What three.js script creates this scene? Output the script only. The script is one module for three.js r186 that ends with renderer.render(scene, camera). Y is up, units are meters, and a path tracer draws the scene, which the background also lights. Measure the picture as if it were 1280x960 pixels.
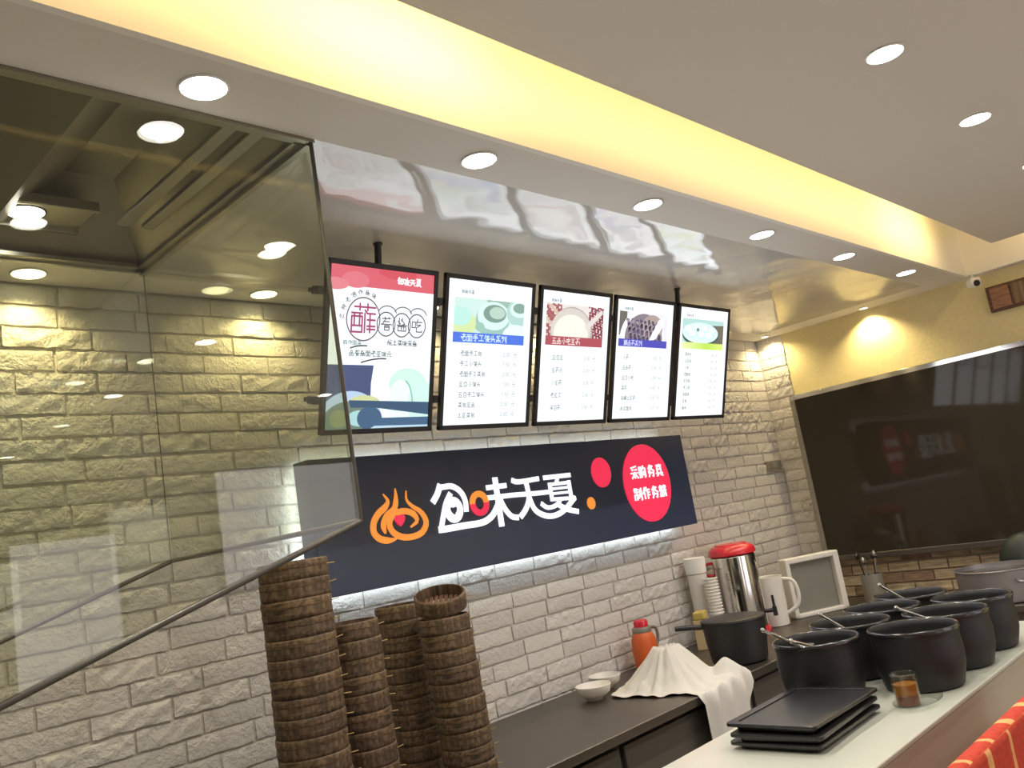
import * as THREE from 'three';
import { RoundedBoxGeometry } from 'three/addons/geometries/RoundedBoxGeometry.js';
import { ImprovedNoise } from 'three/addons/math/ImprovedNoise.js';
import { RectAreaLightUniformsLib } from 'three/addons/lights/RectAreaLightUniformsLib.js';
import * as BGU from 'three/addons/utils/BufferGeometryUtils.js';

// ------------------------------------------------------------------ camera, exposure, large lights
const scene = new THREE.Scene();
scene.background = new THREE.Color(0x000000);
const camera = new THREE.PerspectiveCamera(48.163, 1280 / 960, 0.05, 40);
camera.position.set(0, 1.57, 2.82);
camera.rotation.order = 'YXZ';
camera.rotation.set(THREE.MathUtils.degToRad(9.4768), THREE.MathUtils.degToRad(-46.5377), THREE.MathUtils.degToRad(-9.4617));
camera.updateMatrixWorld(true);
const renderer = new THREE.WebGLRenderer({ antialias: true });
renderer.toneMapping = THREE.LinearToneMapping;
renderer.toneMappingExposure = 0.9;
renderer.shadowMap.enabled = true;
RectAreaLightUniformsLib.init();
const NEUTRAL = new THREE.Color().setRGB(1, 0.93, 0.85), WARM = new THREE.Color().setRGB(1, 0.80, 0.42), COVE = new THREE.Color().setRGB(1, 0.70, 0.27);
const DOWN = 2.1, WASH = 0.9, COVE_L = 15.5, MENU_L = 2.0, HALO_L = 11;     // candela, candela, nits ...

// ------------------------------------------------------------------ helpers
const V = (x, y, z) => new THREE.Vector3(x, y, z);
let seed = 12345;
const rnd = () => { seed = (seed * 1664525 + 1013904223) >>> 0; return seed / 4294967296; };
const rr = (a, b) => a + (b - a) * rnd();
const noise = new ImprovedNoise();
const N = (x, y, z = 0.37) => noise.noise(x, y, z);
const taken = {};
function numbered(name) { const n = taken[name] = (taken[name] ?? -1) + 1; return n ? `${name}_${String(n).padStart(3, '0')}` : name; }
function shade(o) { o.traverse((c) => { if (c.isMesh) { c.castShadow = true; c.receiveShadow = true; } }); return o; }
function tag(o, label, category, group) { Object.assign(o.userData, { label, category }); if (group) o.userData.group = group; return o; }
function thing(name, label, category, pos = [0, 0, 0], turn = 0, group) {
  const o = new THREE.Group(); o.name = numbered(name); scene.add(o); o.position.set(...pos); o.rotation.y = turn;
  return tag(o, label, category, group);
}
function part(name, geo, mat, parent, pos) {
  const o = new THREE.Mesh(Array.isArray(geo) ? merge(geo) : geo, mat); o.name = numbered(name); o.castShadow = o.receiveShadow = true;
  if (pos) o.position.set(...pos); parent.add(o); return o;
}
function struct(name, geo, mat) { const o = part(name, geo, mat, scene); o.userData.kind = 'structure'; return o; }
function merge(list) {
  return BGU.mergeGeometries(list.map((g) => { const h = g.index ? g.toNonIndexed() : g.clone(); for (const k of Object.keys(h.attributes)) if (!['position', 'normal', 'uv'].includes(k)) h.deleteAttribute(k); return h; }));
}
function box(x0, x1, y0, y1, z0, z1) {            // box with uv in metres
  const g = new THREE.BoxGeometry(x1 - x0, y1 - y0, z1 - z0); g.translate((x0 + x1) / 2, (y0 + y1) / 2, (z0 + z1) / 2); return uvBox(g);
}
function rbox(x0, x1, y0, y1, z0, z1, r = 0.004, s = 2) {
  const g = new RoundedBoxGeometry(x1 - x0, y1 - y0, z1 - z0, s, r); g.translate((x0 + x1) / 2, (y0 + y1) / 2, (z0 + z1) / 2); return uvBox(g);
}
function uvBox(g) {
  const p = g.attributes.position, n = g.attributes.normal, uv = new Float32Array(p.count * 2);
  for (let i = 0; i < p.count; i++) {
    const ax = Math.abs(n.getX(i)), ay = Math.abs(n.getY(i)), az = Math.abs(n.getZ(i));
    if (ay >= ax && ay >= az) { uv[2 * i] = p.getX(i); uv[2 * i + 1] = p.getZ(i); } else if (ax >= az) { uv[2 * i] = p.getZ(i); uv[2 * i + 1] = p.getY(i); } else { uv[2 * i] = p.getX(i); uv[2 * i + 1] = p.getY(i); }
  }
  g.setAttribute('uv', new THREE.BufferAttribute(uv, 2)); return g;
}
const lathe = (pts, seg = 40) => new THREE.LatheGeometry(pts.map(([r, y]) => new THREE.Vector2(Math.max(r, 1e-4), y)), seg);
const tube = (pts, r, seg = 24, rad = 8, closed = false) => new THREE.TubeGeometry(new THREE.CatmullRomCurve3(pts.map((p) => V(...p)), closed), seg, r, rad, closed);
function rod(a, b, r, rad = 8) {
  const A = V(...a), B = V(...b), d = B.clone().sub(A), g = new THREE.CylinderGeometry(r, r, d.length(), rad);
  g.applyQuaternion(new THREE.Quaternion().setFromUnitVectors(V(0, 1, 0), d.normalize())); g.translate((A.x + B.x) / 2, (A.y + B.y) / 2, (A.z + B.z) / 2); return g;
}
function cyl(r0, r1, y0, y1, seg = 32) { const g = new THREE.CylinderGeometry(r1, r0, y1 - y0, seg); g.translate(0, (y0 + y1) / 2, 0); return g; }
const ordinal = ['topmost', 'second', 'third', 'fourth', 'fifth', 'sixth', 'seventh', 'eighth', 'ninth', 'tenth', 'eleventh', 'twelfth', 'thirteenth', 'fourteenth', 'fifteenth', 'sixteenth', 'seventeenth', 'eighteenth'];

// ------------------------------------------------------------------ textures
function texture(size, fn, { srgb = false, repeat = 1, w = size } = {}) {
  const a = new Uint8Array(w * size * 4);
  for (let j = 0; j < size; j++) for (let i = 0; i < w; i++) { const c = fn(i / w, j / size); const k = 4 * (j * w + i); a[k] = 255 * c[0]; a[k + 1] = 255 * c[1]; a[k + 2] = 255 * c[2]; a[k + 3] = 255; }
  const t = new THREE.DataTexture(a, w, size); t.wrapS = t.wrapT = THREE.RepeatWrapping; t.magFilter = THREE.LinearFilter; t.minFilter = THREE.LinearMipmapLinearFilter; t.generateMipmaps = true;
  if (srgb) t.colorSpace = THREE.SRGBColorSpace; t.repeat.set(repeat, repeat); t.needsUpdate = true; return t;
}
const cl = (v) => Math.min(1, Math.max(0, v));
// periodic noise: u, v in 0..1, f whole periods
function pn(u, v, f, z = 0) {
  const s = (a, b) => N(a * f, b * f, z + 0.31);
  const x = u, y = v; return (s(x, y) * (1 - x) + s(x - 1, y) * x) * (1 - y) + (s(x, y - 1) * (1 - x) + s(x - 1, y - 1) * x) * y;
}
const grey = (v) => { v = cl(v); return [v, v, v]; };
const tRough = texture(256, (u, v) => grey(0.5 + 0.4 * pn(u, v, 9, 1) + 0.42 * pn(u, v, 19, 2) + 0.3 * pn(u, v, 41, 3)), { repeat: 5 });
const tFine = texture(256, (u, v) => grey(0.5 + 0.4 * pn(u, v, 40, 4) + 0.3 * pn(u, v, 90, 5)), { repeat: 3 });
const tWave = texture(256, (u, v) => grey(0.5 + 0.7 * pn(u, v, 3, 6) + 0.34 * pn(u, v, 7, 7) + 0.1 * pn(u, v, 12, 8)), { repeat: 1 / 1.1 });
const tBrush = texture(256, (u, v) => grey(0.5 + 0.5 * N(u * 4, v * 90, 9.2) * 1.0), { repeat: 2 });
const tPaint = texture(256, (u, v) => grey(0.95 + 0.03 * pn(u, v, 6, 11) + 0.05 * pn(u, v, 60, 12)), { srgb: true, repeat: 1 });
const tBamboo = texture(256, (u, v) => { const s = 0.72 + 0.28 * N(u * 60, v * 3, 2.2) + 0.22 * N(u * 9, v * 5, 5.1) + 0.12 * N(u * 130, v * 8, 7); return [cl(s), cl(s * 0.97), cl(s * 0.9)]; }, { srgb: true });
const tWoodGrain = texture(128, (u, v) => { const s = 0.85 + 0.22 * N(u * 3, v * 22, 1.2) + 0.1 * N(u * 8, v * 60, 3); return grey(s); }, { srgb: true, repeat: 4 });

// ------------------------------------------------------------------ materials
const std = (color, roughness = 0.6, more = {}) => new THREE.MeshStandardMaterial({ color: Array.isArray(color) ? new THREE.Color().setRGB(...color) : color, roughness, ...more });
const phy = (color, roughness = 0.6, more = {}) => new THREE.MeshPhysicalMaterial({ color: Array.isArray(color) ? new THREE.Color().setRGB(...color) : color, roughness, ...more });
const M = {
  brick: [0.65, 0.69, 0.62].map((v) => std([v, v * 0.96, v * 0.92], 0.62, { bumpMap: tRough, bumpScale: 0.0045 })),
  mortar: std([0.62, 0.59, 0.55], 0.9, { bumpMap: tRough, bumpScale: 0.003 }),
  ceil: std([0.70, 0.675, 0.63], 0.75, { bumpMap: tFine, bumpScale: 0.0004 }),
  gloss: phy([0.60, 0.585, 0.56], 0.05, { ior: 1.40, bumpMap: tWave, bumpScale: 0.008 }),
  lip: std([0.82, 0.80, 0.76], 0.85),
  wallFar: std([0.84, 0.73, 0.40], 0.75, { map: tPaint }),
  wallRoom: std([0.66, 0.62, 0.55], 0.85, { map: tPaint }),
  floor: std([0.44, 0.40, 0.35], 0.4, { map: tPaint }),
  lens: std([0.9, 0.9, 0.9], 0.5, { emissive: new THREE.Color().setRGB(1, 0.97, 0.93), emissiveIntensity: 22 }),
  lensWarm: std([0.9, 0.9, 0.85], 0.5, { emissive: new THREE.Color().setRGB(1, 0.9, 0.62), emissiveIntensity: 7 }),
  cove: std([0.9, 0.9, 0.8], 0.5, { emissive: COVE.clone(), emissiveIntensity: 6 }),
  halo: std([0.9, 0.9, 0.9], 0.5, { emissive: new THREE.Color().setRGB(0.85, 0.95, 1), emissiveIntensity: 3 }),
  whiteTrim: std([0.8, 0.8, 0.78], 0.4),
  steel: std([0.18, 0.16, 0.14], 0.42, { metalness: 1, bumpMap: tBrush, bumpScale: 0.0002 }),
  steelDark: std([0.34, 0.32, 0.26], 0.35, { metalness: 1 }),
  chrome: std([0.72, 0.71, 0.69], 0.1, { metalness: 1 }),
  black: std([0.018, 0.018, 0.024], 0.4),
  signFace: phy([0.044, 0.064, 0.128], 0.38, { clearcoat: 0.3, clearcoatRoughness: 0.25 }),
  glaze: phy([0.010, 0.010, 0.011], 0.5),
  glazeRim: phy([0.012, 0.012, 0.014], 0.22, { clearcoat: 0.6, clearcoatRoughness: 0.12 }),
  plate: phy([0.010, 0.009, 0.011], 0.3, { clearcoat: 0.3, clearcoatRoughness: 0.1 }),
  blackGlass: phy([0.038, 0.031, 0.021], 0.05, { ior: 1.33 }),
  pane: phy([0.955, 0.965, 0.905], 0, { transmission: 1, thickness: 0, ior: 1.5 }),
  paneEdge: phy([0.07, 0.062, 0.045], 0.3),
  clear: phy([0.94, 0.96, 0.94], 0.02, { transmission: 1, thickness: 0, ior: 1.45 }),
  amber: phy([0.62, 0.28, 0.06], 0.1, { transmission: 0.6, thickness: 0 }),
  white: phy([0.47, 0.485, 0.41], 0.3, { clearcoat: 0.2 }),
  apron: std([0.38, 0.345, 0.265], 0.6),
  cloth: std([0.56, 0.54, 0.50], 0.95, { side: THREE.DoubleSide, bumpMap: tFine, bumpScale: 0.0012 }),
  orange: phy([0.72, 0.13, 0.03], 0.35, { clearcoat: 0.2 }),
  red: phy([0.70, 0.02, 0.04], 0.25, { clearcoat: 0.5 }),
  plasticWhite: phy([0.72, 0.69, 0.64], 0.4),
  paper: std([0.86, 0.84, 0.79], 0.8),
  greyPanel: std([0.22, 0.215, 0.18], 0.4),
  cabinet: std([0.10, 0.09, 0.075], 0.5, { metalness: 0.3 }),
  greyCan: std([0.30, 0.28, 0.24], 0.4, { metalness: 0.4 }),
  bambooDark: [[0.22, 0.15, 0.10], [0.25, 0.17, 0.11], [0.20, 0.13, 0.088]].map((c) => std(c, 0.65, { map: tBamboo, bumpMap: tBamboo, bumpScale: 0.0015 })),
  bambooRim: [[0.28, 0.19, 0.12], [0.33, 0.225, 0.14], [0.25, 0.165, 0.105]].map((c) => std(c, 0.6, { map: tBamboo, bumpMap: tBamboo, bumpScale: 0.001 })),
  bambooMat: std([0.24, 0.12, 0.085], 0.8, { map: tBamboo }),
  splint: std([0.55, 0.38, 0.16], 0.6),
  tiles: [[0.76, 0.60, 0.37], [0.80, 0.65, 0.42], [0.40, 0.25, 0.15], [0.50, 0.33, 0.23], [0.72, 0.56, 0.37]].map((c) => phy(c, 0.4, { map: tWoodGrain, clearcoat: 0.15 })),
  grout: std([0.42, 0.34, 0.26], 0.9),
  potSteel: std([0.28, 0.26, 0.265], 0.38, { metalness: 0.6 }),
  darkGreen: phy([0.012, 0.02, 0.016], 0.5),
  soup: phy([0.03, 0.035, 0.015], 0.15),
  yellowish: std([0.55, 0.42, 0.10], 0.7),
  frameWood: std([0.16, 0.07, 0.035], 0.5, { map: tWoodGrain }),
};
const glow = (r, g, b, k = 1) => std([r * 0.5, g * 0.5, b * 0.5], 0.4, { emissive: new THREE.Color().setRGB(r, g, b), emissiveIntensity: k });

// ------------------------------------------------------------------ room shell
const SOF = 2.57, FAR = 5.5, LEFT = -2.6, NEAR = 5.3;
struct('floor', box(LEFT, FAR + 0.1, -0.1, 0, -0.1, NEAR), M.floor);
struct('ceiling', box(LEFT, FAR + 0.1, 3.05, 3.15, -0.1, NEAR), M.ceil);
struct('wall_left', box(LEFT - 0.1, LEFT, 0, 3.05, -0.1, NEAR), M.wallRoom);
struct('wall_near', box(LEFT, FAR + 0.1, 0, 3.05, NEAR, NEAR + 0.1), M.wallRoom);
// dropped soffit: matt strip with the downlights, the strip over the brick, glossy panel over the counter
for (const b of [box(LEFT, FAR, SOF, 2.64, 1.205, 1.40), box(LEFT, 1.155, SOF, 2.64, 0, 0.19), box(1.155, FAR, SOF, 2.64, 0, 0.15), box(5.28, FAR, SOF, 2.64, 0.15, 1.205), box(LEFT, -0.76, SOF, 2.64, 0.19, 1.205), box(5.44, FAR, SOF, 2.64, 1.42, NEAR)]) struct('ceiling', b, M.ceil);
struct('ceiling', box(1.155, 5.28, SOF, 2.64, 0.15, 1.205), M.gloss);
struct('trim_1', box(LEFT, FAR, SOF, 3.05, 1.40, 1.42), M.lip);
struct('trim_2', box(5.42, 5.44, SOF, 3.05, 1.42, NEAR), M.lip);
struct('ceiling', box(LEFT, 5.2, 2.67, 2.72, 1.635, NEAR), M.ceil);            // floating centre panel

// brick wall behind the counter
const wallBack = struct('wall_back', box(LEFT, FAR + 0.1, 0, 3.05, -0.12, -0.014), M.mortar);
function brickGeo(L, H, D, rough, sd) {
  const nx = 15, ny = 5, pos = [], uv = [], idx = [];
  for (let j = 0; j <= ny; j++) for (let i = 0; i <= nx; i++) {
    let x = (i / nx - 0.5) * L, y = (j / ny - 0.5) * H;
    const e = i === 0 || i === nx || j === 0 || j === ny;
    let z = D + rough * (0.8 * N(x * 22, y * 34, sd) + 0.7 * N(x * 60, y * 70, sd + 3));
    if (e) { z = D * 0.86 + rough * 0.4 * N(x * 30, y * 30, sd + 5); y += (j === 0 ? 1 : j === ny ? -1 : 0) * 0.0025 * (0.3 + N(x * 38, 0.5, sd + (j ? 1 : 9))) * (1 + rough * 120); x += (i === 0 ? 1 : i === nx ? -1 : 0) * 0.003 * Math.abs(N(y * 60, 0.2, sd)); }
    pos.push(x, y, z); uv.push(x + sd, y + sd * 0.7);
  }
  const at = (i, j) => j * (nx + 1) + i;
  for (let j = 0; j < ny; j++) for (let i = 0; i < nx; i++) idx.push(at(i, j), at(i + 1, j), at(i + 1, j + 1), at(i, j), at(i + 1, j + 1), at(i, j + 1));
  const ring = []; for (let i = 0; i < nx; i++) ring.push(at(i, 0)); for (let j = 0; j < ny; j++) ring.push(at(nx, j)); for (let i = nx; i > 0; i--) ring.push(at(i, ny)); for (let j = ny; j > 0; j--) ring.push(at(0, j));
  const b0 = pos.length / 3, m = ring.length;
  for (const r of ring) { pos.push(pos[3 * r], pos[3 * r + 1], pos[3 * r + 2]); uv.push(uv[2 * r], uv[2 * r + 1]); }
  for (const r of ring) { pos.push(pos[3 * r], pos[3 * r + 1], -0.002); uv.push(uv[2 * r], uv[2 * r + 1]); }
  for (let k = 0; k < m; k++) { const q = (k + 1) % m; idx.push(b0 + k, b0 + m + k, b0 + q, b0 + q, b0 + m + k, b0 + m + q); }
  const g = new THREE.BufferGeometry(); g.setAttribute('position', new THREE.Float32BufferAttribute(pos, 3)); g.setAttribute('uv', new THREE.Float32BufferAttribute(uv, 2)); g.setIndex(idx); g.computeVertexNormals(); return g;
}
const BL = 0.25, BH = 0.0635, PITCH = 0.0705;
const brickVariants = Array.from({ length: 18 }, (_, k) => brickGeo(BL, BH, 0.0075 + 0.0015 * (k % 3), [0.0022, 0.0034, 0.0075][k % 3], k * 1.7 + 0.4));
const bricks = [];
const px = (x, y, z) => { const v = V(x, y, z).project(camera); return [(v.x + 1) * 640, (1 - v.y) * 480]; };
for (let r = 0; r < 26; r++) {
  const y = SOF - 0.002 - (r + 0.5) * PITCH; let x = 0.05 + (r % 2) * 0.125 + rr(-0.05, 0.05);
  while (x < FAR - 0.02) {
    let L = rr(0.2, 0.275); if (x + L > FAR - 0.06) L = FAR - x - 0.002;
    const c = x + L / 2, [u, v] = px(c, y, 0), d = V(c, y, 0).distanceTo(camera.position);
    const hidden = (u > 412 && u < 900 && v > 345 && v < 525) || (u > 400 && u < 862 && v > 585 && v < 655 && v < 745 - (u - 400) * 0.2) || (u > 340 && u < 590 && v > 790);
    const seen = u > -20 && u < 1290 && v < 970 ? (hidden ? 0.01 : 1) * L * (camera.position.z / d) / (d * d) : 0;
    bricks.push({ x: c, y: y + rr(-0.0015, 0.0015), L, k: Math.floor(rnd() * 18), m: Math.floor(rnd() * 3), seen }); x += L + rr(0.006, 0.011);
  }
}
// short return of the same brick on the far wall, 19 cm deep
const ret = [];
for (let r = 0; r < 26; r++) {
  const y = SOF - 0.002 - (r + 0.5) * PITCH, cut = r % 2 ? 0.185 : 0.07;
  ret.push({ z: cut / 2 + 0.004, y, L: cut, k: (r * 7) % 18, m: r % 3 }); if (cut < 0.1) ret.push({ z: cut + 0.011 + (0.185 - cut - 0.011) / 2, y, L: 0.185 - cut - 0.011, k: (r * 5 + 3) % 18, m: (r + 1) % 3 });
}
bricks.sort((a, b) => b.seen - a.seen);
const wallFar = struct('wall_far', box(FAR, FAR + 0.1, 0, 3.05, -0.1, NEAR), M.wallFar);
const restGeos = [];
bricks.forEach((b, i) => {
  if (i < 300) { const o = part('brick', brickVariants[b.k], M.brick[b.m], wallBack, [b.x, b.y, -0.014]); o.scale.x = b.L / BL; o.scale.z = b.k % 2 ? 1 : 1.15; } else { const g = brickVariants[b.k].clone(); g.scale(b.L / BL, 1, 1); g.translate(b.x, b.y, -0.014); restGeos.push(g); }
});
part('brick_courses', restGeos, M.brick[0], wallBack).userData.kind = 'stuff';
part('mortar', box(FAR - 0.003, FAR, 0.75, SOF, -0.01, 0.188), M.mortar, wallFar);
for (const b of ret) { const o = part('brick', brickVariants[b.k], M.brick[b.m], wallFar, [FAR, b.y, b.z]); o.scale.x = b.L / BL; o.rotation.y = -Math.PI / 2; }
// brown and beige tile strip under the dark glass
part('grout', box(FAR - 0.006, FAR, 0.6, 1.05, 0.2, 2.7), M.grout, wallFar);
for (let r = 0; r < 6; r++) {
  let z = 0.2 + (r % 2) * -0.06; const y0 = 0.995 - r * 0.066; z = 0.2; let first = true;
  while (z < 2.6) {
    let L = rr(0.17, 0.24); if (first && r % 2) L *= 0.55; first = false;
    const t = rbox(FAR - 0.018 - 0.004 * (r % 2), FAR - 0.004, y0, y0 + 0.058, z + 0.003, z + L - 0.003, 0.004, 1);
    part('tile', t, M.tiles[[0, 1, 2, 0, 4, 3, 1][Math.floor(rnd() * 7)]], wallFar); z += L;
  }
}

// bright shop-front panes behind the viewer: they fill the room from the front and show as pale patches in the glass screen
for (const [n, x0, x1, y0, y1] of [[1, 2.86, 4.6, 0.5, 2.3], [2, 1.55, 2.15, 0.5, 1.95]]) {
  const w = struct(`window_${n}`, [box(x0 - 0.05, x0, y0 - 0.05, y1 + 0.05, NEAR - 0.04, NEAR - 0.001), box(x1, x1 + 0.05, y0 - 0.05, y1 + 0.05, NEAR - 0.04, NEAR - 0.001), box(x0, x1, y1, y1 + 0.05, NEAR - 0.04, NEAR - 0.001), box(x0, x1, y0 - 0.05, y0, NEAR - 0.04, NEAR - 0.001)], M.greyCan);
  part('lit_pane', box(x0, x1, y0, y1, NEAR - 0.02, NEAR - 0.002), std([0.1, 0.1, 0.1], 0.3, { emissive: new THREE.Color().setRGB(1, 0.93, 0.97), emissiveIntensity: 0.9 }), w);
  const L = new THREE.RectAreaLight(new THREE.Color().setRGB(1, 0.93, 0.97), 1.2, x1 - x0, y1 - y0); L.position.set((x0 + x1) / 2, (y0 + y1) / 2, NEAR - 0.045); L.lookAt((x0 + x1) / 2, (y0 + y1) / 2, 0); scene.add(L);
}
// ------------------------------------------------------------------ lamps
const ringGeo = lathe([[0.046, 0], [0.051, 0], [0.0525, -0.002], [0.050, -0.005], [0.047, -0.0045], [0.046, 0]], 36), lensGeo = cyl(0.0455, 0.0455, -0.004, -0.0005, 32);
function downlight(x, y, z, label, group, { warm = false, cd = DOWN, angle = 1.15, size = 1 } = {}) {
  const t = thing('recessed_downlight', label, 'downlight', [x, y, z], 0, group);
  const r = part('trim_ring', ringGeo, M.whiteTrim, t); const l = part('lens', lensGeo, warm ? M.lensWarm : M.lens, t); if (size !== 1) { r.scale.set(size, 1, size); l.scale.set(size, 1, size); }
  const s = new THREE.SpotLight(warm ? WARM : NEUTRAL, cd, 0, angle, 0.6, 2); s.position.set(0, -0.012, 0); s.target.position.set(0, -1, 0); s.castShadow = true; s.shadow.radius = 0.5; s.name = 'lamp'; t.add(s, s.target);
  return t;
}
const ord2 = ['first', 'second', 'third', 'fourth', 'fifth', 'sixth', 'seventh'];
for (let k = -1; k < 6; k++) downlight(0.829 + 0.79 * k, SOF, 1.302, k < 0 ? 'white recessed downlight left of the picture in the soffit row' : `white recessed downlight, ${ord2[k]} from the left in the soffit row below the yellow cove`, 'soffit downlights below the yellow cove');
for (let k = 0; k < 6; k++) downlight(0.807 + 0.79 * k, 2.67, 2.146, k === 5 ? 'white recessed downlight past the right edge of the picture in the grey centre panel' : k < 2 ? `white recessed downlight above the picture in the grey centre panel, ${ord2[k]} of its row` : `white recessed downlight in the grey centre ceiling panel, ${['nearest and largest', 'middle', 'farthest, at the right edge'][k - 2]} of three`, 'downlights in the grey centre ceiling panel');
for (const z of [3.3, 4.45]) for (let k = 0; k < 5; k++) downlight(-0.9 + 1.4 * k, 2.67, z, `white recessed downlight behind the viewer, ${ord2[k]} of the ${z < 4 ? 'nearer' : 'rear'} row`, 'downlights behind the viewer', { cd: DOWN * 1.3 });
for (let k = 0; k < 6; k++) downlight(0.845 + 0.793 * k, SOF, 0.092, `warm wall-washing downlight close to the brick wall, ${ord2[k]} from the left`, 'wall washers along the white brick', { warm: true, cd: WASH, angle: 1.2 });
downlight(5.40, SOF, 0.12, 'warm wall-washing downlight in the corner where brick meets yellow wall', 'wall washers along the yellow wall', { warm: true, cd: WASH * 1.1, angle: 1.3, size: 0.5 });
downlight(5.425, SOF, 0.80, 'warm downlight close to the yellow wall making a bright oval spot', 'wall washers along the yellow wall', { warm: true, cd: WASH * 2.4, angle: 1.1, size: 0.5 });
// cove strips lying on the edge of the centre panel
function strip(x0, x1, label, k = 1, far = false) {
  const t = thing('cove_light_strip', label, 'light strip', [(x0 + x1) / 2, 2.72, 1.672], 0, 'cove light strips above the centre panel');
  const L = x1 - x0; part('channel', rbox(-L / 2, L / 2, 0, 0.008, -0.02, 0.02, 0.002), M.whiteTrim, t); part('diffuser', rbox(-L / 2 + 0.01, L / 2 - 0.01, 0.008, 0.04, -0.014, 0.014, 0.008, 3), M.cove, t);
  const a = new THREE.RectAreaLight(COVE, COVE_L * k, L, 0.04); a.position.set(0, 0.026, -0.018); a.lookAt(0, 0.06, -1); t.add(a); a.lookAt(t.position.x, 2.80, 0); if (far) { t.position.set(5.165, 2.72, (x0 + x1) / 2); t.rotation.y = -Math.PI / 2; } return t;
}
strip(-1.2, 0.9, 'yellow cove light strip left of the picture above the centre panel', 1.0);
strip(0.92, 1.55, 'yellow cove light strip at the brightest spot near the top of the picture', 2.6);
strip(1.57, 4.2, 'long yellow cove light strip above the middle of the centre panel', 0.9);
strip(4.22, 4.85, 'yellow cove light strip near the far right corner of the cove', 2.4);

strip(1.72, 4.6, 'yellow cove light strip along the far short edge of the centre panel', 0.4, true);

// ------------------------------------------------------------------ range hood and glass screen at left
{
  const t = thing('range_hood', 'dark stainless range hood set into the ceiling inside the glass screen', 'range hood', [0, SOF, 0]);
  const quad = (list) => { const p = []; for (const [a, b, c, d] of list) p.push(...a, ...b, ...c, ...a, ...c, ...d); const g = new THREE.BufferGeometry(); g.setAttribute('position', new THREE.Float32BufferAttribute(p, 3)); g.computeVertexNormals(); g.setAttribute('uv', new THREE.Float32BufferAttribute(new Float32Array(p.length / 3 * 2), 2)); return g; };
  const X0 = -0.695, X1 = 1.14, Z0 = 0.2, Z1 = 1.185, H = 0.17;
  const sheet = std([0.33, 0.31, 0.24], 0.48, { metalness: 1, side: THREE.DoubleSide });
  for (const [a, b] of [[X0, 0.665], [0.665, X1]]) {
    const i = 0.17; const A = [a, 0.012, Z0], B = [b, 0.012, Z0], C = [b, 0.012, Z1], D = [a, 0.012, Z1], a2 = [a + i, H, Z0 + i * 1.6], b2 = [b - i, H, Z0 + i * 1.6], c2 = [b - i, H, Z1 - i], d2 = [a + i, H, Z1 - i];
    for (const q of [[A, B, b2, a2], [B, C, c2, b2], [C, D, d2, c2], [D, A, a2, d2], [a2, b2, c2, d2]]) part('hood_panel', quad([q]), sheet, t);
  }
  part('rim', [box(X0, X1, 0, 0.012, Z0, Z0 + 0.03), box(X0, X1, 0, 0.012, Z1 - 0.02, Z1), box(X1 - 0.02, X1, 0, 0.012, Z0, Z1), box(X0, X0 + 0.02, 0, 0.012, Z0, Z1)], M.steelDark, t);
  part('lamp_rail', [rbox(X0 + 0.05, 0.92, 0.07, 0.085, 0.30, 0.47, 0.004), rbox(X0 + 0.05, 0.92, 0.055, 0.085, 0.47, 0.485, 0.003), rbox(X0 + 0.05, 0.92, 0.055, 0.085, 0.295, 0.31, 0.003)], M.steelDark, t);
  for (let k = 0; k < 2; k++) part('baffle_slat', rbox(0.955 + k * 0.07, 0.99 + k * 0.07, 0.016, 0.03, Z0 + 0.3, Z1 - 0.04, 0.003, 1), M.steelDark, t);
  const lamp = new THREE.Group(); lamp.name = 'hood_lamp'; lamp.position.set(0.757, 0.069, 0.39); t.add(lamp); lamp.userData.label = 'small round white lamp';
  part('trim_ring', ringGeo, M.steel, lamp); part('lens', lensGeo, M.lens, lamp);
  const s = new THREE.SpotLight(NEUTRAL, 1.0, 0, 1.0, 0.6, 2); s.position.set(0, -0.012, 0); s.target.position.set(0, -1, 0); s.castShadow = true; s.shadow.radius = 0.5; lamp.add(s, s.target);
}
{
  const t = thing('glass_screen', 'clear hanging glass screen around the range hood with dark polished edges', 'glass screen');
  const X1 = 1.15, X0 = -0.755, T = 0.008;
  const side = (z, sl) => { const s = new THREE.Shape(); s.moveTo(X0, SOF - 0.002); s.lineTo(X1, SOF - 0.002); s.lineTo(X1, 1.646); s.lineTo(X0, 1.646 - sl * (X1 - X0)); const g = new THREE.ExtrudeGeometry(s, { depth: T, bevelEnabled: false }); g.translate(0, 0, z - T / 2); return g; };
  const f = part('pane', side(1.196, 0.295), M.pane, t), b = part('pane', side(0.197, 0.305), M.pane, t), e = part('pane', box(X1 - T / 2, X1 + T / 2, 1.647, SOF - 0.002, 0.202, 1.191), M.pane, t);
  part('edge', rod([X1, 1.643, 1.196], [X0, 1.643 - 0.295 * (X1 - X0), 1.196], 0.0068, 8), M.paneEdge, f);
  part('edge', rod([X1 + 0.001, 1.643, 1.197], [X1 + 0.001, SOF - 0.004, 1.197], 0.0052, 8), M.paneEdge, f);
  part('edge', rod([X1, 1.643, 0.197], [X0, 1.643 - 0.305 * (X1 - X0), 0.197], 0.0068, 8), M.paneEdge, b);
  part('edge', rod([X1, 1.644, 0.2], [X1, 1.644, 1.19], 0.0065, 8), M.paneEdge, e);
  part('edge', rod([X1, 1.644, 0.199], [X1, SOF - 0.004, 0.199], 0.002, 6), M.paneEdge, e);
  part('top_channel', [box(X0, X1 + 0.008, SOF - 0.008, SOF - 0.0005, 1.188, 1.204), box(X1 - 0.008, X1 + 0.008, SOF - 0.012, SOF - 0.0005, 0.19, 1.19), box(X0, X1, SOF - 0.006, SOF - 0.0005, 0.19, 0.204)], M.steelDark, t);
}

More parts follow.
